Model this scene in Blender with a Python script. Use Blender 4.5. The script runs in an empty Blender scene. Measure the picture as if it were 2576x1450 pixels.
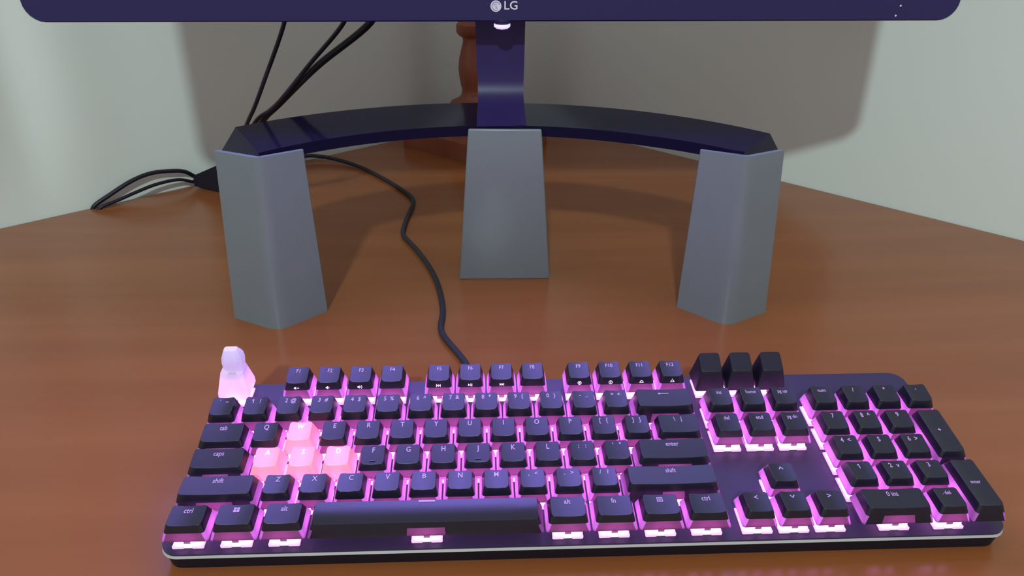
import bpy, bmesh, math, random
from mathutils import Matrix, Vector
random.seed(4)
S = 0.001                                   # all lengths below are in millimetres
scn = bpy.context.scene
C = scn.collection

# ------------------------------------------------------------------ camera
cam_d = bpy.data.cameras.new('camera'); cam = bpy.data.objects.new('camera', cam_d); C.objects.link(cam)
Rw = Matrix(((0.99926, -0.03824, 0.00268), (0.01438, 0.43859, 0.89857), (-0.03554, -0.89787, 0.43881)))
cam.matrix_world = Matrix.Translation(Vector((161.9, -292.7, 298.1)) * S) @ Rw.transposed().to_4x4()
cam_d.sensor_width = 36; cam_d.lens = 1938.8 / 2576 * 36
cam_d.clip_start = 0.01; cam_d.clip_end = 50
scn.camera = cam

# ------------------------------------------------------------------ world, lamp, exposure
wd = bpy.data.worlds.new('world'); scn.world = wd; wd.use_nodes = True
bg = wd.node_tree.nodes['Background']; bg.inputs[0].default_value = (0.97, 0.88, 0.92, 1); bg.inputs[1].default_value = 0.60
ld = bpy.data.lights.new('ceiling_lamp', 'POINT'); ld.energy = 246; ld.color = (0.79, 1.0, 0.985); ld.shadow_soft_size = 0.07
lo = bpy.data.objects.new('ceiling_lamp', ld); C.objects.link(lo); lo.location = (-0.15, -2.45, 2.05)
vs = scn.view_settings
vs.view_transform = 'Standard'; vs.look = 'None'; vs.gamma = 1; vs.use_curve_mapping = False; vs.exposure = 0.0

# ------------------------------------------------------------------ materials
def new_mat(name):
    m = bpy.data.materials.new(name); m.use_nodes = True
    nt = m.node_tree; return m, nt, nt.nodes['Principled BSDF']
def N(nt, t, **kw):
    n = nt.nodes.new(t)
    for k, v in kw.items(): setattr(n, k, v)
    return n
def mat(name, col, rough=0.5, metal=0.0, spec=0.5, coat=0.0, vary=0.0, scale=60.0, bump=0.0, bscale=900.0):
    m, nt, b = new_mat(name)
    b.inputs['Base Color'].default_value = (*col, 1); b.inputs['Roughness'].default_value = rough
    b.inputs['Metallic'].default_value = metal; b.inputs['Specular IOR Level'].default_value = spec
    b.inputs['Coat Weight'].default_value = coat; b.inputs['Coat Roughness'].default_value = 0.08
    tc = N(nt, 'ShaderNodeTexCoord')
    if vary:
        no = N(nt, 'ShaderNodeTexNoise'); no.inputs['Scale'].default_value = scale; no.inputs['Detail'].default_value = 4
        nt.links.new(tc.outputs['Object'], no.inputs['Vector'])
        mx = N(nt, 'ShaderNodeMix', data_type='RGBA')
        mx.inputs[6].default_value = (*[c * (1 - vary) for c in col], 1); mx.inputs[7].default_value = (*[min(1, c * (1 + vary)) for c in col], 1)
        nt.links.new(no.outputs['Fac'], mx.inputs[0]); nt.links.new(mx.outputs[2], b.inputs['Base Color'])
    if bump:
        n2 = N(nt, 'ShaderNodeTexNoise'); n2.inputs['Scale'].default_value = bscale; n2.inputs['Detail'].default_value = 2
        nt.links.new(tc.outputs['Object'], n2.inputs['Vector'])
        bp = N(nt, 'ShaderNodeBump'); bp.inputs['Strength'].default_value = bump; bp.inputs['Distance'].default_value = 0.0002
        nt.links.new(n2.outputs['Fac'], bp.inputs['Height']); nt.links.new(bp.outputs['Normal'], b.inputs['Normal'])
    return m
def glow(name, col, strength, base=(0.5, 0.4, 0.5)):
    m, nt, b = new_mat(name)
    b.inputs['Base Color'].default_value = (*base, 1); b.inputs['Roughness'].default_value = 0.3
    b.inputs['Emission Color'].default_value = (*col, 1); b.inputs['Emission Strength'].default_value = strength
    return m
def thin(name, dcol, tcol, fac, rough=0.4, gloss=0.06):
    """thin-walled plastic: part diffuse, part light passing through, with a soft sheen"""
    m = bpy.data.materials.new(name); m.use_nodes = True; nt = m.node_tree
    nt.nodes.remove(nt.nodes['Principled BSDF']); out = nt.nodes['Material Output']
    d = N(nt, 'ShaderNodeBsdfDiffuse'); d.inputs[0].default_value = (*dcol, 1)
    t = N(nt, 'ShaderNodeBsdfTranslucent'); t.inputs[0].default_value = (*tcol, 1)
    g = N(nt, 'ShaderNodeBsdfGlossy'); g.inputs['Roughness'].default_value = rough; g.inputs[0].default_value = (1, 1, 1, 1)
    a = N(nt, 'ShaderNodeMixShader'); a.inputs[0].default_value = fac
    nt.links.new(d.outputs[0], a.inputs[1]); nt.links.new(t.outputs[0], a.inputs[2])
    c = N(nt, 'ShaderNodeMixShader'); c.inputs[0].default_value = gloss
    nt.links.new(a.outputs[0], c.inputs[1]); nt.links.new(g.outputs[0], c.inputs[2])
    nt.links.new(c.outputs[0], out.inputs[0])
    return m
def wood(name, c1, c2, c3, rough, ang, sx, sy, coat=0.0):
    m, nt, b = new_mat(name)
    tc = N(nt, 'ShaderNodeTexCoord'); mp = N(nt, 'ShaderNodeMapping')
    mp.inputs['Rotation'].default_value = (0, 0, ang); mp.inputs['Scale'].default_value = (sx, sy, sy)
    nt.links.new(tc.outputs['Object'], mp.inputs['Vector'])
    n1 = N(nt, 'ShaderNodeTexNoise'); n1.inputs['Scale'].default_value = 1.0; n1.inputs['Detail'].default_value = 5; n1.inputs['Distortion'].default_value = 0.4
    nt.links.new(mp.outputs[0], n1.inputs['Vector'])
    cr = N(nt, 'ShaderNodeValToRGB'); e = cr.color_ramp.elements
    e[0].position = 0.3; e[0].color = (*c1, 1); e[1].position = 0.72; e[1].color = (*c3, 1)
    k = e.new(0.5); k.color = (*c2, 1)
    nt.links.new(n1.outputs['Fac'], cr.inputs[0]); nt.links.new(cr.outputs[0], b.inputs['Base Color'])
    b.inputs['Roughness'].default_value = rough; b.inputs['Coat Weight'].default_value = coat; b.inputs['Coat Roughness'].default_value = 0.12
    b.inputs['Specular IOR Level'].default_value = 0.4
    n2 = N(nt, 'ShaderNodeTexNoise'); n2.inputs['Scale'].default_value = 6.0; n2.inputs['Detail'].default_value = 3
    nt.links.new(mp.outputs[0], n2.inputs['Vector'])
    bp = N(nt, 'ShaderNodeBump'); bp.inputs['Strength'].default_value = 0.08; bp.inputs['Distance'].default_value = 0.0004
    nt.links.new(n2.outputs['Fac'], bp.inputs['Height']); nt.links.new(bp.outputs['Normal'], b.inputs['Normal'])
    return m

M = {}
M['wall'] = mat('wall_paint', (0.62, 0.66, 0.62), 0.75, vary=0.03, scale=5, bump=0.15, bscale=400)
M['floor'] = mat('floor_tile', (0.30, 0.24, 0.19), 0.5, vary=0.1, scale=4)
M['desk'] = wood('desk_laminate', (0.225, 0.068, 0.020), (0.25, 0.078, 0.024), (0.28, 0.092, 0.030), 0.23, math.radians(4), 2.0, 22.0)
M['lampwood'] = wood('turned_wood', (0.20, 0.055, 0.028), (0.25, 0.075, 0.038), (0.30, 0.095, 0.048), 0.4, 0, 30, 8)
M['riser'] = mat('grey_print', (0.165, 0.195, 0.22), 0.36, metal=0.2, vary=0.05, scale=25, bump=0.15, bscale=1500)
M['gloss'] = mat('piano_black', (0.008, 0.006, 0.024), 0.10, spec=0.5); M['gloss'].node_tree.nodes['Principled BSDF'].inputs['IOR'].default_value = 1.09
M['neck'] = mat('neck_hazed_black', (0.022, 0.012, 0.078), 0.40, spec=0.25)  # black plastic; screen-glare haze put into its navy base colour
M['bezel'] = mat('bezel_hazed_black', (0.017, 0.013, 0.072), 0.26, spec=0.3)  # violet glare over the black frame is put into the base colour
M['shellback'] = mat('monitor_back', (0.02, 0.02, 0.03), 0.45, bump=0.2)
M['logo'] = mat('logo_silver', (0.62, 0.60, 0.72), 0.4, metal=0.2)
M['led'] = glow('power_led', (0.60, 0.52, 1.0), 1.1)
M['cable'] = mat('cable_black', (0.007, 0.006, 0.016), 0.45, spec=0.35)
M['braid'] = mat('cable_braid', (0.016, 0.015, 0.024), 0.7, bump=0.8, bscale=1200)
M['plate'] = mat('top_plate', (0.030, 0.020, 0.055), 0.42, spec=0.35, bump=0.1, bscale=2500)
M['case'] = mat('case_black', (0.005, 0.004, 0.010), 0.55, spec=0.3, bump=0.2, bscale=1800)
M['strip'] = mat('silver_edge', (0.50, 0.53, 0.53), 0.34, metal=0.25)
M['shell'] = mat('cap_black', (0.007, 0.006, 0.015), 0.33, spec=0.5, bump=0.12, bscale=2600)
M['tall'] = mat('cap_print_black', (0.007, 0.006, 0.014), 0.5, spec=0.35, bump=0.3, bscale=1500)
M['skirt'] = thin('cap_skirt', (0.05, 0.03, 0.06), (0.72, 0.40, 0.80), 0.70)
M['skirt_dim'] = thin('cap_skirt_dimmed', (0.035, 0.02, 0.04), (0.40, 0.14, 0.30), 0.40)  # darker copy of the skirt; the front's weaker glow put into its colour
M['rose'] = thin('cap_rose', (0.88, 0.41, 0.37), (1.0, 0.56, 0.52), 0.40, rough=.35, gloss=0.09)
M['clear'] = thin('cap_clear', (0.80, 0.74, 0.84), (0.98, 0.92, 1.0), 0.66, rough=0.25, gloss=0.07)
M['housing'] = glow('switch_housing', (0.95, 0.34, 1.0), 3.8)
M['flange'] = glow('switch_flange', (1.0, 0.38, 0.95), 0.95)
M['clip'] = glow('switch_clip', (1.0, 0.72, 0.95), 0.9)
M['stem'] = mat('switch_stem', (0.45, 0.16, 0.36), 0.5)
M['legend'] = glow('legend_backlit', (0.58, 0.32, 0.88), 0.70, (0.1, 0.08, 0.12))
M['legendw'] = glow('legend_backlit_white', (1.0, 0.86, 0.98), 1.0)
M['icon'] = glow('icon_backlit', (1.0, 0.72, 1.0), 0.9)

def screen_mat():
    m, nt, b = new_mat('screen_picture')
    tc = N(nt, 'ShaderNodeTexCoord')
    no = N(nt, 'ShaderNodeTexNoise'); no.inputs['Scale'].default_value = 7; no.inputs['Detail'].default_value = 1
    sx = N(nt, 'ShaderNodeSeparateXYZ'); nt.links.new(tc.outputs['Object'], sx.inputs[0]); nt.links.new(tc.outputs['Object'], no.inputs['Vector'])
    cr = N(nt, 'ShaderNodeValToRGB'); e = cr.color_ramp.elements
    mr = N(nt, 'ShaderNodeMapRange'); mr.inputs[1].default_value = -0.34; mr.inputs[2].default_value = 0.34
    nt.links.new(sx.outputs[0], mr.inputs[0]); nt.links.new(mr.outputs[0], cr.inputs[0])
    e[0].position = 0.0; e[0].color = (0.30, 0.25, 0.78, 1); e[1].position = 1.0; e[1].color = (0.10, 0.11, 0.22, 1)
    for p, c in ((0.28, (0.44, 0.34, 1.35)), (0.45, (0.56, 0.42, 1.8)), (0.62, (0.44, 0.35, 1.3)), (0.78, (0.20, 0.20, 0.5))):
        k = e.new(p); k.color = (*c, 1)
    nt.links.new(cr.outputs[0], b.inputs['Emission Color']); b.inputs['Emission Strength'].default_value = 8.2
    b.inputs['Base Color'].default_value = (0.01, 0.01, 0.012, 1); b.inputs['Roughness'].default_value = 0.25
    return m
M['screen'] = screen_mat()

# ------------------------------------------------------------------ helpers
def tag(o, label=None, cat=None, group=None, kind=None):
    if label: o['label'] = label
    if cat: o['category'] = cat
    if group: o['group'] = group
    if kind: o['kind'] = kind
    return o
def obj(name, me, parent=None, mats=None):
    o = bpy.data.objects.new(name, me); C.objects.link(o)
    if mats and not me.materials:
        for k in (mats if isinstance(mats, (list, tuple)) else [mats]): me.materials.append(M[k])
    if parent: o.parent = parent
    return o
def empty(name, loc=(0, 0, 0)):
    o = bpy.data.objects.new(name, None); C.objects.link(o); o.location = Vector(loc) * S; o.empty_display_size = 0.02
    return o
def mesh_from(bm, smooth=None):
    """bmesh in mm -> mesh in metres"""
    bmesh.ops.recalc_face_normals(bm, faces=bm.faces)
    me = bpy.data.meshes.new('m'); bmesh.ops.scale(bm, vec=(S, S, S), verts=bm.verts); bm.to_mesh(me); bm.free()
    if smooth is not None:
        for p in me.polygons: p.use_smooth = True
        me.set_sharp_from_angle(angle=math.radians(smooth))
    return me
def prism(bm, bot, top):
    """loft of two rings of 3-D points with caps"""
    a = [bm.verts.new(p) for p in bot]; b = [bm.verts.new(p) for p in top]; n = len(a)
    for i in range(n): bm.faces.new((a[i], a[(i + 1) % n], b[(i + 1) % n], b[i]))
    bm.faces.new(a[::-1]); bm.faces.new(b)
    return a, b
def box(bm, x0, x1, y0, y1, z0, z1):
    return prism(bm, [(x0, y0, z0), (x1, y0, z0), (x1, y1, z0), (x0, y1, z0)], [(x0, y0, z1), (x1, y0, z1), (x1, y1, z1), (x0, y1, z1)])
def bevel(bm, w, seg=2, ang=30, edges=None):
    if edges is None: edges = [e for e in bm.edges if len(e.link_faces) == 2 and e.calc_face_angle(0) > math.radians(ang)]
    bmesh.ops.bevel(bm, geom=edges, offset=w, segments=seg, profile=0.5, affect='EDGES')
def rrect(x0, x1, y0, y1, r, k=4):
    pts = []
    for cx, cy, a0 in ((x1 - r, y0 + r, -90), (x1 - r, y1 - r, 0), (x0 + r, y1 - r, 90), (x0 + r, y0 + r, 180)):
        for i in range(k + 1):
            a = math.radians(a0 + 90 * i / k); pts.append((cx + r * math.cos(a), cy + r * math.sin(a)))
    return pts
def lathe(bm, prof, n=36, cx=0, cy=0):
    rings = []
    for r, z in prof: rings.append([bm.verts.new((cx + r * math.cos(2 * math.pi * i / n), cy + r * math.sin(2 * math.pi * i / n), z)) for i in range(n)])
    for a, b in zip(rings, rings[1:]):
        for i in range(n): bm.faces.new((a[i], a[(i + 1) % n], b[(i + 1) % n], b[i]))
    bm.faces.new(rings[0][::-1]); bm.faces.new(rings[-1])
def spline(pts, per=10):
    P = [Vector(p) for p in pts]; P = [P[0] * 2 - P[1]] + P + [P[-1] * 2 - P[-2]]; out = []
    for i in range(1, len(P) - 2):
        a, b, c, d = P[i - 1:i + 3]
        for j in range(per):
            t = j / per
            out.append(0.5 * ((2 * b) + (c - a) * t + (2 * a - 5 * b + 4 * c - d) * t * t + (3 * b - a - 3 * c + d) * t ** 3))
    out.append(P[-2]); return out
def tube(bm, pts, r, n=12, per=10, smooth=0):
    path = spline(pts, per); rings = []
    for _ in range(smooth): path = [path[0]] + [(path[i - 1] + path[i] * 2 + path[i + 1]) / 4 for i in range(1, len(path) - 1)] + [path[-1]]
    up = Vector((0.02, 0.03, 1)); prev = None
    for i, p in enumerate(path):
        t = (path[min(i + 1, len(path) - 1)] - path[max(i - 1, 0)]).normalized()
        if prev is None: prev = t.cross(up).normalized() if abs(t.dot(up)) < 0.95 else t.cross(Vector((1, 0, 0))).normalized()
        u = (prev - t * prev.dot(t)).normalized(); prev = u; v = t.cross(u)
        rings.append([bm.verts.new(p + (u * math.cos(2 * math.pi * k / n) + v * math.sin(2 * math.pi * k / n)) * r) for k in range(n)])
    for a, b in zip(rings, rings[1:]):
        for i in range(n): bm.faces.new((a[i], a[(i + 1) % n], b[(i + 1) % n], b[i]))
    bm.faces.new(rings[0][::-1]); bm.faces.new(rings[-1])

# ------------------------------------------------------------------ the room
CORNER = Vector((210.2, 964.8)); UL = Vector((-342.5, 477.4)) - CORNER; UL.normalize(); UR = Vector((709.2, 410.4)) - CORNER; UR.normalize()
NL = Vector((0.6620, -0.7495)); NR = Vector((-0.7440, -0.6682))
def wall(name, u, nrm, length, folds=()):
    bm = bmesh.new(); cols = []; steps = [i * 10.0 for i in range(0, 121)] + [1200 + i * 200 for i in range(1, int((length - 1200) / 200) + 1)]
    for s in steps:
        dsp = sum(a * math.exp(-((s - c) / w) ** 2) for c, w, a in folds)
        col = []
        for z, k in ((-750, 0), (2, 0), (40, .35), (90, .85), (140, 1), (1900, 1)):
            p = CORNER + u * s + nrm * dsp * k; col.append(bm.verts.new((p.x, p.y, z)))
        cols.append(col)
    for a, b in zip(cols, cols[1:]):
        for i in range(len(a) - 1): bm.faces.new((a[i], b[i], b[i + 1], a[i + 1]))
    # thickness behind the visible face
    back = [(bm.verts.new((v.co.x - nrm.x * 100, v.co.y - nrm.y * 100, v.co.z)), bm.verts.new((w_.co.x - nrm.x * 100, w_.co.y - nrm.y * 100, w_.co.z))) for v, w_ in ((cols[0][0], cols[0][-1]), (cols[-1][0], cols[-1][-1]))]
    bm.faces.new((back[0][0], back[1][0], back[1][1], back[0][1]))
    o = obj(name, mesh_from(bm, 60), None, 'wall'); tag(o, kind='structure'); return o
tag(wall('wall_left', UL, NL, 3200, ((690, 26, -9), (752, 30, 7), (800, 24, -8), (640, 40, 5))), 'pale grey-green wall meeting the desk at the left', None)
tag(wall('wall_right', UR, NR, 3200), 'pale grey-green wall meeting the desk at the right', None)
bm = bmesh.new(); box(bm, -2600, 3000, -3600, 1100, -770, -750)
tag(obj('floor', mesh_from(bm), None, 'floor'), 'brown floor under the desk', None, None, 'structure')

# ------------------------------------------------------------------ the desk
desk = empty('corner_desk', (200, 300, -750)); tag(desk, 'reddish brown wooden corner desk running up to both walls', 'desk')
DO = Vector((200, 300, -750))
def dloc(bm): bmesh.ops.translate(bm, vec=-DO, verts=bm.verts)
inner = CORNER + Vector((-0.05, -3.0))
pl = inner + UL * 1150; pr = inner + UR * 1150
ring = [(inner.x, inner.y), (pl.x, pl.y), (pl.x + 330, pl.y - 375), (pr.x - 330, pr.y - 375), (pr.x, pr.y)]
bm = bmesh.new(); prism(bm, [(x, y, -24) for x, y in ring], [(x, y, 0) for x, y in ring]); bevel(bm, 1.5, 2); dloc(bm)
obj('desktop', mesh_from(bm), desk, 'desk')
for k, (px, py, u) in enumerate(((pl.x, pl.y, Vector((330, -375)).normalized()), (pr.x, pr.y, Vector((-330, -375)).normalized()))):
    bm = bmesh.new(); n = Vector((-u.y, u.x)) * (1 if k == 0 else -1); q0 = Vector((px, py)) + u * 20 + n * 30; q1 = q0 + u * 440; w_ = n * 22
    rg = [q0, q1, q1 + w_, q0 + w_]
    prism(bm, [(p.x, p.y, -749.5) for p in rg], [(p.x, p.y, -24) for p in rg]); dloc(bm)
    obj('side_panel', mesh_from(bm), desk, 'desk')

# ------------------------------------------------------------------ keyboard
U = 19.05; FR = 5.4 * U
TILT = math.radians(8.2); KO = Vector((0, -12, -11))
Tm = Matrix.Rotation(TILT, 4, 'X')
kb = empty('keyboard'); kb.matrix_world = Matrix.Translation(-(Tm @ (KO * S))) @ Tm
tag(kb, 'black backlit mechanical keyboard with pink glowing switches on the wooden desk', 'keyboard')
ROW = [0, U, 2 * U, 3 * U, 4 * U, FR]
X0, X1, Y0, Y1 = -2.2, 431.0, -11.8, 115.0
bm = bmesh.new(); rr = rrect(X0, X1, Y0, Y1, 9, 6)
prism(bm, [(x, y, -1.2) for x, y in rr], [(x, y, 0) for x, y in rr]); bevel(bm, 0.35, 1, 60); obj('top_plate', mesh_from(bm, 40), kb, 'plate')
bm = bmesh.new(); r1 = rrect(X0 - .5, X1 + .5, Y0 - .6, Y1 + .3, 9.3, 6); r0 = rrect(X0 - .1, X1 + .1, Y0 - .1, Y1, 9, 6)
prism(bm, [(x, y, -2.5) for x, y in r1], [(x, y, -1.0) for x, y in r0]); obj('silver_edge_strip', mesh_from(bm, 40), kb, 'strip')['label'] = 'thin bright silver metal edge'
bm = bmesh.new(); r1 = rrect(X0 + .2, X1 - .2, Y0 + .2, Y1 - .2, 9, 6); r2 = rrect(X0 + 2, X1 - 2, Y0 + .5, Y1 - 3, 8, 6)
prism(bm, [(x, y, -10.9) for x, y in r2], [(x, y, -2.4) for x, y in r1]); obj('case', mesh_from(bm, 40), kb, 'case')
for fx in (40, 388):
    bm = bmesh.new(); box(bm, fx - 16, fx + 16, 101, 107, -26.9, -10.4); bevel(bm, 1.2, 2); obj('tilt_foot', mesh_from(bm, 40), kb, 'case')

def ring_pts(x0, x1, y0, y1, r, k=3, mx=8, my=4):
    """rounded rectangle with subdivided sides, constant vertex count"""
    pts = []
    segs = (((x0 + r, y0), (x1 - r, y0), mx, 'f'), ((x1, y0 + r), (x1, y1 - r), my, 's'), ((x1 - r, y1), (x0 + r, y1), mx, 'b'), ((x0, y1 - r), (x0, y0 + r), my, 's'))
    cen = ((x1 - r, y0 + r, -90), (x1 - r, y1 - r, 0), (x0 + r, y1 - r, 90), (x0 + r, y0 + r, 180))
    for (a, b, m, kd), (cx, cy, a0) in zip(segs, cen):
        for i in range(m): t = i / m; pts.append((a[0] + (b[0] - a[0]) * t, a[1] + (b[1] - a[1]) * t, kd))
        for i in range(k): a_ = math.radians(a0 + 90 * i / k); pts.append((cx + r * math.cos(a_), cy + r * math.sin(a_), kd if i == 0 and kd != 'f' else 'c'))
    return pts
ZB = 6.4
# row: (z of the top's back edge, z of its front edge, z where the dark shell ends)
PROF = {0: (15.0, 15.3, 10.9), 1: (15.3, 15.7, 10.9), 2: (16.0, 14.9, 10.9), 3: (16.4, 15.2, 11.0), 4: (18.9, 17.5, 12.2), 5: (18.7, 17.0, 12.0), 'tall': (25.0, 19.6, 11.0)}
cap_cache = {}
def cap_top(row, wu, du, kind):
    zb, zf, zm = PROF[row]
    hx = (wu * U - 0.9) / 2 - 2.9; hy0 = -(du * U - 0.9) / 2 + 3.1; hy1 = (du * U - 0.9) / 2 - 2.4
    if kind == 'tall': hx = 6.3; hy0 = -6.3; hy1 = 5.2
    if kind == 'space': hy0 = -(U - 0.9) / 2 + 2.6
    return hx, hy0, hy1
def top_z(x, y, row, wu, du, kind):
    zb, zf, zm = PROF[row]; hx, hy0, hy1 = cap_top(row, wu, du, kind)
    t = (y - hy0) / (hy1 - hy0); z = zf + (zb - zf) * t
    if kind == 'space': return z - 0.1 - 0.8 * ((y - 1.2) / (hy1 - 1.2)) ** 2 * (1.0 if y < 1.2 else 0.25)
    if kind == 'tall': return z
    return z - 0.75 * max(0, 1 - (x / hx) ** 2)
def cap_mesh(row, wu, du, kind):
    key = (row, wu, du, kind)
    if key in cap_cache: return cap_cache[key]
    bm = bmesh.new(); bx = (wu * U - 0.9) / 2; by = (du * U - 0.9) / 2
    hx, hy0, hy1 = cap_top(row, wu, du, kind); zm = PROF[row][2]
    mx = 8 if wu < 3 else 24
    def rect(t, r): return ring_pts(-bx + (bx - hx) * t, bx - (bx - hx) * t, -by + (hy0 + by) * t, by - (by - hy1) * t, r, 3, mx)
    tz = lambda x, y: top_z(x, y, row, wu, du, kind)
    zt = (PROF[row][0] + PROF[row][1]) / 2; tm = (zm - ZB) / (zt - ZB)
    rings = []
    def add(pts, zf): rings.append([bm.verts.new((p[0], p[1], zf(p[0], p[1]))) for p in pts])
    inn = ring_pts(-bx + 1.1, bx - 1.1, -by + 1.1, by - 1.1, 0.9, 3, mx)
    add(inn, lambda x, y: ZB + 0.05)
    add(rect(0, 1.2), lambda x, y: ZB)
    add(rect(tm * .95, 1.5), lambda x, y: zm)
    add(rect(.955, 1.7), lambda x, y: tz(max(-hx, min(hx, x)), y) - 0.34)
    add(rect(.985, 1.7), lambda x, y: tz(max(-hx, min(hx, x)), y) - 0.08)
    base = rect(1.02, 1.6); add(base, tz)
    cy = (hy0 + hy1) / 2
    for s in (.75, .5, .25):
        add([(p[0] * (s if wu < 3 or kind != 'space' else 1 - (1 - s) * .25), cy + (p[1] - cy) * s) for p in base], tz)
    n = len(base); tags = [p[2] for p in base]
    for li, (a, b) in enumerate(zip(rings, rings[1:])):
        for i in range(n):
            f = bm.faces.new((a[i], a[(i + 1) % n], b[(i + 1) % n], b[i]))
            if kind == 'plain' or kind == 'space':
                if li in (0, 1): f.material_index = (2 if du == 1 and (abs(f.calc_center_median().x) < 8.5 or wu == 1) else 0) if tags[i] == 'f' else 1  # front glow painted near the switch only; unlit remainder gets the black shell
    bm.faces.new(rings[-1])
    me = mesh_from(bm, 32)
    mm = {'plain': ('shell', 'skirt', 'skirt_dim'), 'space': ('shell', 'skirt', 'skirt_dim'), 'rose': ('rose',), 'tall': ('tall',)}[kind]
    for k in mm: me.materials.append(M[k])
    cap_cache[key] = me; return me

# lettering: flat outlines from the built-in font, in mm
text_cache = {}
def text_mesh(s, size, material):
    key = (s, size, material)
    if key in text_cache: return text_cache[key]
    if s == '1':
        h = size * .36; w_ = size * .075
        text_cache[key] = poly_mesh([rect_p(-w_, w_, -h, h), [(-w_, h), (-w_ * 4.2, h * .55), (-w_ * 3.2, h * .28), (-w_, h * .62)]], material); return text_cache[key]
    cu = bpy.data.curves.new('t', 'FONT'); cu.body = s; cu.size = size * S; cu.align_x = 'CENTER'; cu.align_y = 'CENTER'; cu.resolution_u = 3; cu.offset = (0.015 if s == 'M' else 0.065 if len(s) < 2 else 0.04) * size / 3 * S
    to = bpy.data.objects.new('t', cu); C.objects.link(to)
    dg = bpy.context.evaluated_depsgraph_get(); me = bpy.data.meshes.new_from_object(to.evaluated_get(dg))
    bpy.data.objects.remove(to); bpy.data.curves.remove(cu)
    me.materials.clear(); me.materials.append(M[material]); text_cache[key] = me; return me
def poly_mesh(polys, material):
    bm = bmesh.new()
    for p in polys: bm.faces.new([bm.verts.new((x, y, 0)) for x, y in p])
    me = bpy.data.meshes.new('p'); bmesh.ops.scale(bm, vec=(S, S, S), verts=bm.verts)
    bm.normal_update()
    for f in bm.faces:
        if f.normal.z < 0: f.normal_flip()
    bm.to_mesh(me); bm.free(); me.materials.append(M[material]); return me
def rect_p(x0, x1, y0, y1): return [(x0, y0), (x1, y0), (x1, y1), (x0, y1)]
def circ(cx, cy, r, n=14): return [(cx + r * math.cos(2 * math.pi * i / n), cy + r * math.sin(2 * math.pi * i / n)) for i in range(n)]
def ringp(cx, cy, r0, r1, n=16, a0=0, a1=360):
    out = []
    for i in range(n):
        a = math.radians(a0 + (a1 - a0) * i / n); b = math.radians(a0 + (a1 - a0) * (i + 1) / n)
        out.append([(cx + r0 * math.cos(a), cy + r0 * math.sin(a)), (cx + r1 * math.cos(a), cy + r1 * math.sin(a)), (cx + r1 * math.cos(b), cy + r1 * math.sin(b)), (cx + r0 * math.cos(b), cy + r0 * math.sin(b))])
    return out
SPEAK = [[(-1.5, -.45), (-.9, -.45), (-.2, -1.0), (-.2, 1.0), (-.9, .45), (-1.5, .45)]]
TRI = lambda x: [(x, -.9), (x + 1.1, 0), (x, .9)]
ICON = {
    'mute': SPEAK + [rect_p(.3, 1.6, -.2, .2)], 'voldown': SPEAK + ringp(-.2, 0, .5, .85, 6, -50, 50), 'volup': SPEAK + ringp(-.2, 0, .5, .8, 6, -50, 50) + ringp(-.2, 0, 1.2, 1.5, 6, -50, 50),
    'prev': [rect_p(-1.7, -1.35, -.9, .9), [(-.2, -.9), (-.2, .9), (-1.3, 0)], [(1.0, -.9), (1.0, .9), (-.1, 0)]],
    'play': [TRI(-1.3), rect_p(0.1, .45, -.9, .9), rect_p(.8, 1.15, -.9, .9)],
    'next': [TRI(-1.2), TRI(-.05), rect_p(1.1, 1.45, -.9, .9)],
    'record': ringp(0, 0, .85, 1.2) + [circ(0, 0, .45)], 'game': ringp(0, 0, .85, 1.2) + [rect_p(-.2, .2, -.6, .6)],
    'dim': ringp(0, -.2, .75, 1.1, 8, 0, 180) + [rect_p(-1.3, 1.3, -.6, -.25)], 'bright': ringp(0, -.2, .75, 1.1, 8, 0, 180) + [rect_p(-1.3, 1.3, -.6, -.25), rect_p(-.15, .15, 1.15, 1.6)],
    'window': [rect_p(-1.5, -.12, .12, 1.5), rect_p(.12, 1.5, .12, 1.5), rect_p(-1.5, -.12, -1.5, -.12), rect_p(.12, 1.5, -1.5, -.12)],
    'menu': [rect_p(-1.4, 1.4, 1.1, 1.5), rect_p(-1.4, 1.4, -1.5, -1.1), rect_p(-1.5, -1.1, -1.4, 1.4), rect_p(1.1, 1.5, -1.4, 1.4), rect_p(-.8, .8, -.75, -.35), rect_p(-.8, .8, -.1, .2), rect_p(-.8, .8, .45, .75)],
    'back': [rect_p(-2.2, 3.2, -.25, .25), [(-3.4, 0), (-2.0, -.9), (-2.0, .9)]],
    'bar': [rect_p(-4.2, 4.2, -.55, .55)],
    'up': [[(-1.3, -.7), (-.8, -1.1), (0, .3), (0, 1.2)], [(1.3, -.7), (0, 1.2), (0, .3), (.8, -1.1)]],
}
ICON['down'] = [[(x, -y) for x, y in p] for p in ICON['up']]
ICON['left'] = [[(-y, x) for x, y in p] for p in ICON['up']]
ICON['right'] = [[(y, x) for x, y in p] for p in ICON['up']]
icon_cache = {}
def icon_mesh(nm, material):
    if (nm, material) not in icon_cache: icon_cache[(nm, material)] = poly_mesh(ICON[nm], material)
    return icon_cache[(nm, material)]

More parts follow.
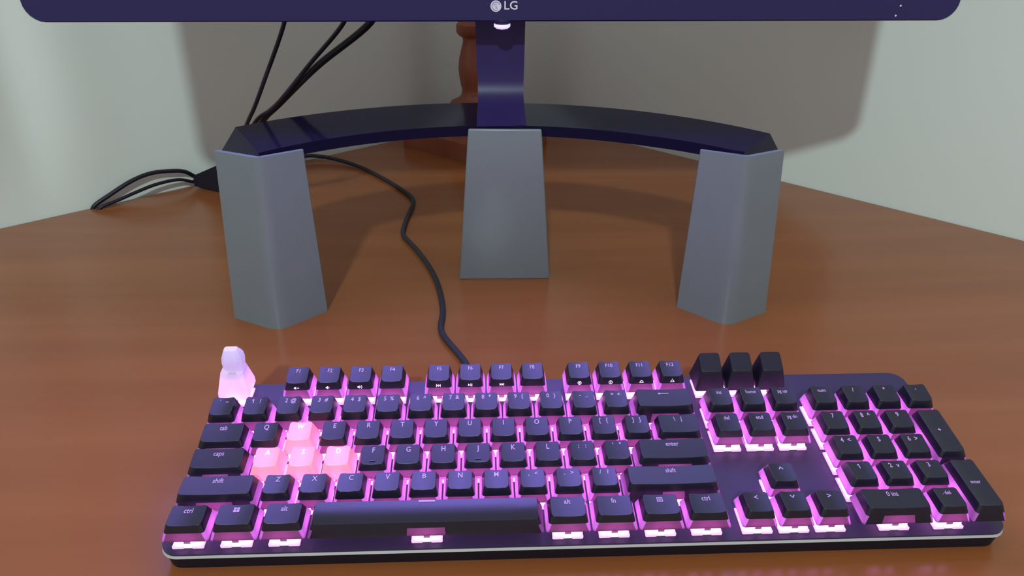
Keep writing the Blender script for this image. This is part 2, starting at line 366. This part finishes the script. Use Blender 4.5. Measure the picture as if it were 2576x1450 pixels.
# one switch: clear glowing housing, flange frame on the plate, stem
bm = bmesh.new()
prism(bm, [(x, y, 0.2) for x, y in ((-6.9, -6.9), (6.9, -6.9), (6.9, 6.9), (-6.9, 6.9))], [(x, y, 5.0) for x, y in ((-6.6, -6.6), (6.6, -6.6), (6.6, 6.6), (-6.6, 6.6))])
prism(bm, [(x, y, 5.0) for x, y in ((-6.6, -6.6), (6.6, -6.6), (6.6, 6.6), (-6.6, 6.6))], [(x, y, 8.8) for x, y in ((-5, -4.6), (5, -4.6), (5, 5), (-5, 5))])
HOUSING = mesh_from(bm); HOUSING.materials.append(M['housing'])
bm = bmesh.new()
box(bm, -7.8, -7.0, -7.0, 7.8, 0.05, 1.1); box(bm, 7.0, 7.8, -7.0, 7.8, 0.05, 1.1); box(bm, -7.0, 7.0, 7.0, 7.8, 0.05, 1.1)
for sx in (-1, 1):
    rg = rrect(min(sx * 2.0, sx * 7.9), max(sx * 2.0, sx * 7.9), -8.3, -6.9, 0.65, 3)
    prism(bm, [(x, y, 0.05) for x, y in rg], [(x, y + .1, 1.25) for x, y in rg])
FLANGE = mesh_from(bm, 40); FLANGE.materials.append(M['flange'])
bm = bmesh.new(); box(bm, -2.0, 2.0, -7.9, -6.9, 0.05, 1.3); bevel(bm, .2, 1); CLIP = mesh_from(bm); CLIP.materials.append(M['clip'])
bm = bmesh.new(); box(bm, -1.6, 1.6, -7.5, -6.95, 2.8, 6.0); bevel(bm, .2, 1); STEM = mesh_from(bm); STEM.materials.append(M['stem'])
def switch(x, y, ang=0):
    h = obj('switch', HOUSING, kb); h.location = Vector((x, y, 0)) * S; h.rotation_euler.z = ang
    obj('flange', FLANGE, h); obj('clip', CLIP, h); obj('stem', STEM, h)
def key(u, row, wu=1.0, text=None, icon=None, front=None, kind='plain', du=1.0, yoff=0.0, size=3.7, label=None, lx=0.0, home=False):
    size *= 1.22
    x = u * U; y = ROW[row] + yoff
    prow = 'tall' if kind == 'tall' else row
    k = obj('keycap', cap_mesh(prow, wu, du, kind), kb); k.location = Vector((x, y, 0)) * S
    if label: k['label'] = label
    switch(x, y)
    hx, hy0, hy1 = cap_top(prow, wu, du, kind); lm = 'legendw' if kind == 'rose' else 'legend'
    items = []
    if text:
        items = [(text, 0.0)] if isinstance(text, str) else [(text[0], -1.9), (text[1], 2.1)]
        items = [(text_mesh(t, size, lm), dx) for t, dx in items]
    elif icon: items = [(icon_mesh(icon, lm), 0.0)]
    for me, dx in items:
        ly = hy1 - 3.3
        if du > 1.5: ly = 0.5
        if kind == 'space': ly = hy1 - .9
        slope = math.atan2(PROF[row][0] - PROF[row][1], hy1 - hy0)
        if kind == 'space': slope = math.atan2(top_z(0, ly + .5, row, wu, du, kind) - top_z(0, ly - .5, row, wu, du, kind), 1)
        if kind != 'space':
            me = me.copy()
            for v in me.vertices:                      # condensed lettering that follows the dished top
                if text: v.co.x *= 0.80; v.co.y *= 1.06
                v.co.z += 0.75 * S * (((v.co.x / S + dx) / hx) ** 2 - (dx / hx) ** 2)
        lg = obj('legend', me, k); lg.location = Vector((dx + lx, ly, top_z(dx + lx, ly, row, wu, du, kind) + 0.16)) * S
        lg.rotation_euler.x = slope
    if front:
        zt = top_z(0, hy0, row, wu, du, kind) - .5; zm = PROF[row][2]; by = (du * U - .9) / 2; t = .95; tm = .95 * (zm - ZB) / ((PROF[row][0] + PROF[row][1]) / 2 - ZB)
        ya = -by + (hy0 + by) * tm; yb = -by + (hy0 + by) * t
        fi = obj('front_icon', icon_mesh(front, 'icon'), k); fi.location = Vector((0, ya + (yb - ya) * .36 - .12, zm + (zt - zm) * .36)) * S
        fi.rotation_euler.x = math.atan2(zt - zm, yb - ya)
    if home:
        bm = bmesh.new(); box(bm, -1.6, 1.6, -.35, .35, 0, .45); bevel(bm, .15, 1)
        hb = obj('homing_bar', mesh_from(bm), k, 'shell'); hb.location = Vector((0, hy0 + 2.2, top_z(0, hy0 + 2.2, row, wu, du, kind) - .05)) * S
    return k

# bottom row
for u, t, ic in ((.625, 'ctrl', None), (1.875, None, 'window'), (3.125, 'alt', None), (10.625, 'alt', None), (11.875, 'fn', None), (13.125, None, 'menu'), (14.375, 'ctrl', None)):
    key(u, 0, 1.25, t, ic, size=3.4)
key(6.875, 0, 6.25, None, 'bar', kind='space', label='long black space bar')
for u, ic in ((15.75, 'left'), (16.75, 'down'), (17.75, 'right')): key(u, 0, 1, None, ic)
key(19.5, 0, 2, '0 ins', size=3.3); key(21, 0, 1, '. del', size=2.8)
# shift row
key(1.125, 1, 2.25, 'shift', size=3.4)
for i, t in enumerate('ZXCVBNM'): key(2.75 + i, 1, 1, t)
for i, t in enumerate(((',', '<'), ('.', '>'), ('/', '?'))): key(9.75 + i, 1, 1, t, size=3.2)
key(13.625, 1, 2.75, 'shift', size=3.4); key(16.75, 1, 1, None, 'up')
# home row
key(.875, 2, 1.75, 'caps', size=3.4)
for i, t in enumerate('ASDFGHJKL'):
    key(2.25 + i, 2, 1, t, kind='rose' if i < 3 else 'plain', label='translucent rose pink keycap with white letter' if i < 3 else None, home=t in 'FJ')
for i, t in enumerate(((';', ':'), ("'", '"'))): key(11.25 + i, 2, 1, t, size=3.2)
key(13.875, 2, 2.25, 'enter', size=3.4)
# top letter row
key(.75, 3, 1.5, 'tab', size=3.4)
for i, t in enumerate('QWERTYUIOP'):
    key(2 + i, 3, 1, t, kind='rose' if t == 'W' else 'plain', label='translucent rose pink keycap with white letter' if t == 'W' else None)
for i, t in enumerate((('[', '{'), (']', '}'))): key(12 + i, 3, 1, t, size=3.2)
key(14.25, 3, 1.5, ('\\', '|'), size=3.2)
# number row
for i, t in enumerate((('`', '~'), ('1', '!'), ('2', '@'), ('3', '#'), ('4', '$'), ('5', '%'), ('6', '^'), ('7', '&'), ('8', '*'), ('9', '('), ('0', ')'), ('-', '_'), ('=', '+'))): key(.5 + i, 4, 1, t, size=3.3)
key(14, 4, 2, None, 'back')
# function row
for i, (u, fr) in enumerate(((2.5, 'mute'), (3.5, 'voldown'), (4.5, 'volup'), (5.5, None), (7, 'prev'), (8, 'play'), (9, 'next'), (10, None), (11.5, 'record'), (12.5, 'game'), (13.5, 'dim'), (14.5, 'bright'))):
    key(u, 5, 1, 'F%d' % (i + 1), front=fr, size=3.2)
# navigation block
for i, t in enumerate(('ins', 'home', 'pg up')): key(15.75 + i, 4, 1, t, size=2.75 if i else 3.0)
for i, t in enumerate(('del', 'end', 'pg dn')): key(15.75 + i, 3, 1, t, size=2.75 if i > 1 else 3.0)
for i in range(3): key(15.75 + i, 5, 1, kind='tall', label='tall blank black keycap with sloping top')
# number pad
for i, t in enumerate(('num', '/', '*', '-')): key(19 + i, 4, 1, t, size=3.2 if i else 2.9)
for r, ts in ((3, '789'), (2, '456'), (1, '123')):
    for i, t in enumerate(ts):
        t2 = {'8': ('8', '^'), '4': ('4', '<'), '6': ('6', '>'), '2': ('2', 'v')}.get(t, t)
        key(19 + i, r, 1, t2, size=3.4)
key(22, 2, 1, '+', du=2, yoff=U / 2, size=3.4); key(22, 0, 1, 'enter', du=2, yoff=U / 2, size=2.6)

# figure-shaped escape keycap
ex, ey = .5 * U, FR
def octo(hx, y0, y1, c): return [(-hx + c, y0), (hx - c, y0), (hx, y0 + c), (hx, y1 - c), (hx - c, y1), (-hx + c, y1), (-hx, y1 - c), (-hx, y0 + c)]
def loft(levels):
    bm = bmesh.new(); rings = [[bm.verts.new((x, y, z)) for x, y in octo(hx, y0, y1, c)] for z, hx, y0, y1, c in levels]
    for a, b in zip(rings, rings[1:]):
        for i in range(8): bm.faces.new((a[i], a[(i + 1) % 8], b[(i + 1) % 8], b[i]))
    bm.faces.new(rings[-1]); return bm
bm = loft(((6.4, 9.0, -9, 9, .8), (10.5, 9.0, -8.6, 9, .9), (17, 7.6, -6.8, 8.4, 1.2), (22.5, 6.6, -4.2, 7.8, 1.6), (24.4, 4.8, -2.0, 6.6, 1.4)))
ek = obj('figure_keycap', mesh_from(bm, 25), kb, 'clear'); ek['label'] = 'frosted translucent keycap shaped like a hooded figure'; ek.location = Vector((ex, ey, 0)) * S
bm = loft(((18.0, 5.2, -6.2, 5, 1.2), (23.5, 5.4, -4.2, 6.4, 1.5), (28.5, 6.0, -4.4, 7.4, 2.2), (32, 5.6, -3.6, 7.0, 2.0), (36.8, 3.8, -1.2, 3.2, .8)))
obj('hooded_head', mesh_from(bm, 25), ek, 'clear').location = (0.0008, 0.0015, 0)
bm = bmesh.new(); prism(bm, [(-3.0, -5.3, 17.5), (3.0, -5.3, 17.5), (2.4, -3.0, 17.5), (-2.4, -3.0, 17.5)], [(-2.2, -4.6, 24), (2.2, -4.6, 24), (1.6, -2.6, 24), (-1.6, -2.6, 24)])
obj('front_band', mesh_from(bm), ek, 'clear').location = (0.0008, 0.0005, 0)
switch(ex, ey)

# keyboard cable
def w2k(p): return (kb.matrix_world.inverted() @ (Vector(p) * S)) / S
bm = bmesh.new(); pts = [(150, 128, 9), (152, 150, 4), (149, 180, 2.6), (146.9, 189.8, 2.6), (137.6, 211.2, 2.6), (127.7, 232.9, 2.6), (126.6, 252, 2.6), (127.6, 272.9, 2.6), (122, 315, 2.6), (113.4, 351.9, 2.6), (97.3, 398.6, 2.6), (83.1, 429.5, 2.6), (78.3, 447, 2.6), (80, 491.5, 2.6), (83.3, 533, 2.6), (79, 556, 2.6), (59.7, 592.4, 2.6), (12.4, 665, 2.6), (-32, 702, 5), (-72, 712, 8), (-100, 680, 6), (-125, 640, 2.6)]
tube(bm, [w2k(p) for p in pts], 2.4, 10, 6, 10); obj('keyboard_cable', mesh_from(bm, 60), kb, 'braid')['label'] = 'black braided keyboard cable'

# ------------------------------------------------------------------ stand risers
LEGS = [('left', [(-42.7, 269.4), (-1.2, 245.4), (32.1, 279.4)], [(-34, 263.5), (2.2, 244), (31.2, 264.5)], 'grey printed riser under the left end of the curved monitor stand'),
        ('right', [(322.3, 277.0), (355.2, 241.3), (395.2, 265.2)], [(321.3, 255), (352.4, 236.8), (384.6, 253.5)], 'grey printed riser under the right end of the curved monitor stand')]
def V2(p): return Vector((p[0], p[1]))
for nm, b3, t3, lab in LEGS:
    root = empty('stand_riser', (b3[1][0], b3[1][1] + 25, 0)); o0 = Vector((b3[1][0], b3[1][1] + 25, 0)); tag(root, lab, 'stand riser', 'grey monitor stand risers')
    b3 = [V2(p) for p in b3]; t3 = [V2(p) for p in t3]
    def fil(P, th, rr_=6.0):
        Lp, Fp, Rp = P; a1 = (Lp - Fp).normalized(); a2 = (Rp - Fp).normalized(); out = []
        n1 = Vector((-a1.y, a1.x)); n1 *= 1 if n1.dot(a2) > 0 else -1
        n2 = Vector((-a2.y, a2.x)); n2 *= 1 if n2.dot(a1) > 0 else -1
        out.append(Lp + n1 * 1.2); out.append(Lp - a1 * 0.9)
        for i in range(7):
            t = i / 6; out.append((1 - t) ** 2 * (Fp + a1 * rr_) + 2 * t * (1 - t) * Fp + t * t * (Fp + a2 * rr_))
        out.append(Rp - a2 * 0.9); out.append(Rp + n2 * 1.2)
        outer = out; inner = [Rp + n2 * th - a2 * .5, Fp + (a1 + a2).normalized() * th * (1.25 if rr_ < 8 else 2.6), Lp + n1 * th - a1 * .5]
        return outer, inner
    bm = bmesh.new(); R0 = fil(b3, 3.6, 12.0); R1 = fil(t3, 3.6); rings = []
    for (ou, inn), zz in ((R0, 0.0), (R0, 0.6), (R1, 140.4), (R1, 141.0)):
        rings.append([bm.verts.new((p.x, p.y, zz)) for p in ou + inn])
    m_ = len(rings[0])
    for p, q in zip(rings, rings[1:]):
        for i in range(m_): bm.faces.new((p[i], p[(i + 1) % m_], q[(i + 1) % m_], q[i]))
    for rg in (rings[0], rings[-1]):
        o_ = len(R0[0]); I = rg[o_:]
        for i in range(o_ - 1):
            far = I[2] if i < 2 else (I[0] if i >= o_ - 3 else I[1])
            bm.faces.new((rg[i], rg[i + 1], far))
        bm.faces.new((I[2], rg[2], I[1])); bm.faces.new((I[1], rg[o_ - 3], I[0])); bm.faces.new((rg[o_ - 1], I[0], rg[o_ - 2])) if False else None
    bmesh.ops.remove_doubles(bm, verts=bm.verts, dist=0.001); bmesh.ops.translate(bm, vec=-o0, verts=bm.verts)
    obj('front_shell', mesh_from(bm, 38), root, 'riser')
    bm = bmesh.new(); b4 = b3 + [b3[0] + b3[2] - b3[1]]; t4 = t3 + [t3[0] + t3[2] - t3[1]]
    def shr(P): c = sum(P, Vector((0, 0))) / 4; return [c + (p - c) * .86 + Vector((0, 3.5)) for p in P]
    prism(bm, [(p.x, p.y, 0.1) for p in shr(b4)], [(p.x, p.y, 133.8) for p in shr(t4)]); bevel(bm, 2.0, 2); bmesh.ops.translate(bm, vec=-o0, verts=bm.verts)
    obj('riser_core', mesh_from(bm, 38), root, 'riser')
root = empty('stand_riser', (180, 345, 0)); tag(root, 'grey printed flat-faced riser under the middle of the monitor stand', 'stand riser', 'grey monitor stand risers'); o0 = Vector((180, 345, 0))
bm = bmesh.new(); prism(bm, [(139.1, 336, 0), (220.9, 335, 0), (220.4, 339, 0), (139.6, 340, 0)], [(150.4, 319.4, 141.4), (209.6, 316.4, 141.4), (209.4, 319.6, 141.4), (150.6, 322.6, 141.4)])
bmesh.ops.translate(bm, vec=-o0, verts=bm.verts); bevel(bm, 1.4, 3); obj('front_plate', mesh_from(bm, 38), root, 'riser')
bm = bmesh.new(); prism(bm, [(142, 338.5, 0.1), (218, 337.6, 0.1), (212, 378, 0.1), (148, 379, 0.1)], [(153, 322.5, 134.2), (207, 320, 134.2), (205, 378, 134.2), (155, 379, 134.2)])
bmesh.ops.translate(bm, vec=-o0, verts=bm.verts); bevel(bm, 1.4, 2); obj('riser_core', mesh_from(bm, 38), root, 'riser')

# ------------------------------------------------------------------ monitor with curved stand
mo = empty('monitor', (177, 360, 135)); MO = Vector((177, 360, 135)); tag(mo, 'wide dark monitor with curved glossy stand standing on grey risers', 'monitor')
def ml(bm): bmesh.ops.translate(bm, vec=-MO, verts=bm.verts)
# stand arc
bm = bmesh.new(); n = 40; cols = []
for i in range(n + 1):
    t = i / n; ab = math.radians(-45.1 + (53.85 + 45.1) * t); af = math.radians(-47.6 + (53.1 + 47.6) * t)
    B = Vector((161.9 + 278 * math.sin(ab), 128.8 + 278 * math.cos(ab))); F = Vector((169.4 + 226.7 * math.sin(af), 97.4 + 226.7 * math.cos(af)))
    cols.append((B, F))
for i in range(8): cols[-1 - i] = (cols[-1 - i][0], cols[-1 - i][1] + Vector((0, 6.0 * (1 - i / 8))))
cols[-1] = (cols[-1][0], Vector((350.6, 243.0)))
lo_b = list(cols)
lo_b[0] = (Vector((-46, 316)), cols[0][1]); lo_b[-1] = (Vector((399, 302)), cols[-1][1])
V = []
for (B, F), (B2, F2), i in zip(cols, lo_b, range(n + 1)):
    zl = 134.6
    V.append([bm.verts.new((B.x, B.y, 143)), bm.verts.new((F.x, F.y, 143)), bm.verts.new((F2.x, F2.y, zl)), bm.verts.new((B2.x, B2.y, 126.5 if i in (0, n) else zl))])
for a, b in zip(V, V[1:]):
    for k in range(4): bm.faces.new((a[k], a[(k + 1) % 4], b[(k + 1) % 4], b[k]))
bm.faces.new(V[0]); bm.faces.new(V[-1][::-1]); bevel(bm, 0.6, 2, 40); ml(bm)
obj('stand_arc', mesh_from(bm, 30), mo, 'gloss')['label'] = 'glossy black curved stand base'
# neck: a bent plate running down onto the arc
prof = [(353, 236), (353, 186), (352.7, 173), (351.2, 166.5), (347.6, 160.5), (341, 154.5), (334, 149.5), (328, 145.6), (322.8, 142.6)]
back = [(365, 236), (365, 190), (364.8, 176), (364, 165), (363, 158), (362, 152), (361, 148), (360, 145), (359, 142.6)]
half = [20.2, 19.4, 19.0, 18.8, 18.8, 19.1, 19.6, 20.0, 20.0]
bm = bmesh.new(); V = []
for (y, z), (y2, z2), h in zip(prof, back, half):
    V.append([bm.verts.new((177.5 - h, y, z)), bm.verts.new((177.5 + h, y, z)), bm.verts.new((177.5 + h, y2, z2)), bm.verts.new((177.5 - h, y2, z2))])
for a, b in zip(V, V[1:]):
    for k in range(4): bm.faces.new((a[k], a[(k + 1) % 4], b[(k + 1) % 4], b[k]))
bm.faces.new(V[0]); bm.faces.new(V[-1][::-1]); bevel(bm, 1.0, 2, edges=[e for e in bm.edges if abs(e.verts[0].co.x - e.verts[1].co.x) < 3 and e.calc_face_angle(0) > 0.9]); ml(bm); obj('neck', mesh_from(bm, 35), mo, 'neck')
# panel: frame with rounded corners, screen, rear shell
ZB0, ZT0 = 223.6, 556.0; XL, XR = -174.5, 528.5; YF = 318.0
def ring_xz(x0, x1, z0, z1, r, y, k=6): return [(x, y, z) for x, z in rrect(x0, x1, z0, z1, r, k)]
bm = bmesh.new()
o1 = [bm.verts.new(p) for p in ring_xz(XL + 1, XR - 1, ZB0 + 1, ZT0 - 1, 14, YF)]; o2 = [bm.verts.new(p) for p in ring_xz(XL, XR, ZB0, ZT0, 15, YF + 1.2)]; o3 = [bm.verts.new(p) for p in ring_xz(XL, XR, ZB0, ZT0, 15, YF + 16)]
i1 = [bm.verts.new(p) for p in ring_xz(XL + 14, XR - 14, ZB0 + 20, ZT0 - 14, 3, YF)]; i2 = [bm.verts.new(p) for p in ring_xz(XL + 14, XR - 14, ZB0 + 20, ZT0 - 14, 3, YF + 2)]
m = len(o1)
for a, b in ((i2, i1), (i1, o1), (o1, o2), (o2, o3)):
    for k in range(m): bm.faces.new((a[k], a[(k + 1) % m], b[(k + 1) % m], b[k]))
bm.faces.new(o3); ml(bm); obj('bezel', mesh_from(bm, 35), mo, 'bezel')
bm = bmesh.new(); box(bm, XL + 13.5 - 177, XR - 13.5 - 177, -.6, .6, ZB0 + 19.5 - 390, ZT0 - 13.5 - 390)
sc = obj('screen', mesh_from(bm), mo, 'screen'); sc.location = Vector((0, YF + 2.2 - MO.y, 390 - MO.z)) * S; sc['label'] = 'lit violet blue screen'
bm = bmesh.new(); prism(bm, ring_xz(XL + 3, XR - 3, ZB0 + 3, ZT0 - 3, 13, YF + 15.8), ring_xz(XL + 90, XR - 90, ZB0 + 30, ZT0 - 40, 30, YF + 46)); ml(bm); obj('rear_shell', mesh_from(bm, 35), mo, 'shellback')
# emblem and letters on the bezel
def on_bezel(name, me, x, z): 
    o = obj(name, me, mo); o.location = (Vector((x, YF - 0.25, z)) - MO) * S; o.rotation_euler.x = math.pi / 2; return o
M['dim'] = mat('logo_groove', (0.16, 0.14, 0.30), 0.5)
on_bezel('emblem_disc', poly_mesh([circ(0, 0, 4.1, 32)], 'logo'), 173.4, 234.7)
e_ = on_bezel('emblem_face', poly_mesh(ringp(0, 0, 2.75, 3.15, 26, 15, 300) + [rect_p(-.2, .2, -1.5, 1.7), rect_p(-.2, 1.1, -1.5, -1.15), circ(-1.3, 1.2, .42, 10)], 'dim'), 173.4, 234.7); e_.location.y -= 0.0002
t_ = on_bezel('brand_letters', text_mesh('LG', 8.4, 'logo'), 184.6, 234.9); t_.scale.x = 1.05
for dx_, dz_ in ((481.9, 234.6), (479.6, 227.4)): on_bezel('bezel_dot', poly_mesh([circ(0, 0, .75, 12)], 'logo'), dx_, dz_)  # two small pale discs near the right end of the bezel
# power joystick under the bezel
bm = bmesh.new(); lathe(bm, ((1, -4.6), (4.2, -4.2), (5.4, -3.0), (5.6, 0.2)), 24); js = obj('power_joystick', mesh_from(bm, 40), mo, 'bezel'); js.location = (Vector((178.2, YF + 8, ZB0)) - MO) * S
bm = bmesh.new(); lathe(bm, ((1.5, -6.6), (4.4, -6.0), (6.2, -4.6), (6.4, -2.6)), 20); obj('power_light', mesh_from(bm), js, 'led')

# ------------------------------------------------------------------ cables behind the monitor
def cable(name, pts, r, label, group=None):
    b = Vector(pts[-1]); bm = bmesh.new(); tube(bm, [Vector(p) - b for p in pts], r, 10, 8)
    o = obj(name, mesh_from(bm, 60), None, 'cable'); o.location = b * S; tag(o, label, 'cable', group); return o
g = 'black cables hanging behind the monitor'
cable('monitor_cable', [(6, 372, 240), (0, 382, 216), (-27, 392, 164), (-40.5, 402, 141), (-57, 425, 119), (-100, 500, 60), (-140, 572, 14)], 1.9, 'thin black cable hanging behind the monitor, leftmost of three', g)
cable('monitor_cable', [(58, 372, 240), (48.5, 384, 215.6), (13.5, 400, 179.3), (-24, 412, 140.5), (-50, 428, 120.6), (-95, 500, 62), (-137, 578, 16)], 1.9, 'thin black cable hanging behind the monitor, between two other cables', g)
cable('monitor_cable', [(80, 372, 240), (70, 384, 215), (19, 404, 176.8), (-22, 418, 141), (-45, 434, 120), (-90, 502, 64), (-134, 584, 18)], 3.1, 'thick black cable hanging behind the monitor, nearest to the neck', g)
# black plug and cords by the left wall
ad = empty('cable_adapter', (-165, 603, 0)); AO = Vector((-165, 603, 0)); tag(ad, 'black cable adapter lying by the left wall behind the riser', 'adapter')
bm = bmesh.new(); ax = Vector((0.90, -0.36, 0)).normalized(); sd = Vector((0.36, 0.90, 0)).normalized()
def pt(a, s, z): v = Vector((-165, 600, 0)) + ax * a + sd * s; return (v.x, v.y, z)
prism(bm, [pt(-16, -6, 3.2), pt(30, -9, .2), pt(30, 9, .2), pt(-16, 6, 3.2)], [pt(-15, -6, 16), pt(30, -8, 36), pt(30, 8, 36), pt(-15, 6, 16)]); bevel(bm, 2, 2)
bmesh.ops.translate(bm, vec=-AO, verts=bm.verts); obj('adapter_body', mesh_from(bm, 40), ad, 'cable')
for z, s in ((12, 3), (7, -2)):
    bm = bmesh.new(); lathe(bm, ((2.2, 0), (3.0, 3), (3.4, 9)), 14); bmesh.ops.rotate(bm, cent=(0, 0, 0), matrix=Matrix.Rotation(math.pi / 2, 3, ax.cross(Vector((0, 0, 1))) * -1), verts=bm.verts)
    bmesh.ops.translate(bm, vec=Vector(pt(-20, s, z)) - AO, verts=bm.verts); obj('strain_relief', mesh_from(bm, 40), ad, 'cable')
g = 'black cords arching to the desk edge'
cable('power_cord', [(-184, 609, 13), (-190, 600, 21), (-199, 591, 25), (-218, 575, 27.5), (-236, 559.5, 23), (-256, 544, 12), (-269, 535, 4), (-274, 532.5, -3)], 2.4, 'upper of two black cords arching along the foot of the left wall', g)
cable('power_cord', [(-184, 604, 7), (-196, 591.5, 14), (-214, 574.5, 14.5), (-231, 558, 11), (-248, 543, 6), (-261, 533, 2.6), (-268, 529.5, -3)], 1.9, 'lower of two black cords arching along the foot of the left wall', g)

# ------------------------------------------------------------------ turned wooden stand in the corner
tw = empty('wooden_stand', (152, 783, 0)); tag(tw, 'reddish turned wooden column on a square base in the desk corner', 'wooden stand')
bm = bmesh.new(); ua = Vector((0.72, -0.69)); ub = Vector((0.69, 0.72)); h = 72
rg = [Vector((0, 0)) + ua * a * h + ub * b * h for a, b in ((-1, -1), (1, -1), (1, 1), (-1, 1))]
prism(bm, [(p.x, p.y, 0) for p in rg], [(p.x * .985, p.y * .985, 24) for p in rg]); bevel(bm, 2.5, 2); obj('square_base', mesh_from(bm, 40), tw, 'lampwood')
bm = bmesh.new(); lathe(bm, ((46, 23.5), (46, 30), (40, 36), (36, 44), (36, 56), (33, 62), (22, 67), (18, 72), (17, 78), (18.5, 84), (20.5, 96), (21.5, 108), (20, 120), (16.5, 134), (14.5, 142), (15, 147), (20, 150), (23, 154), (23, 164), (19, 168), (17, 176), (20, 190), (22, 205), (20, 225), (15, 245), (15, 262)), 40)
obj('turned_column', mesh_from(bm, 40), tw, 'lampwood')
bm = bmesh.new(); lathe(bm, ((26, 261), (28, 265), (26, 270), (12, 274)), 40); obj('column_cap', mesh_from(bm, 40), tw, 'lampwood')
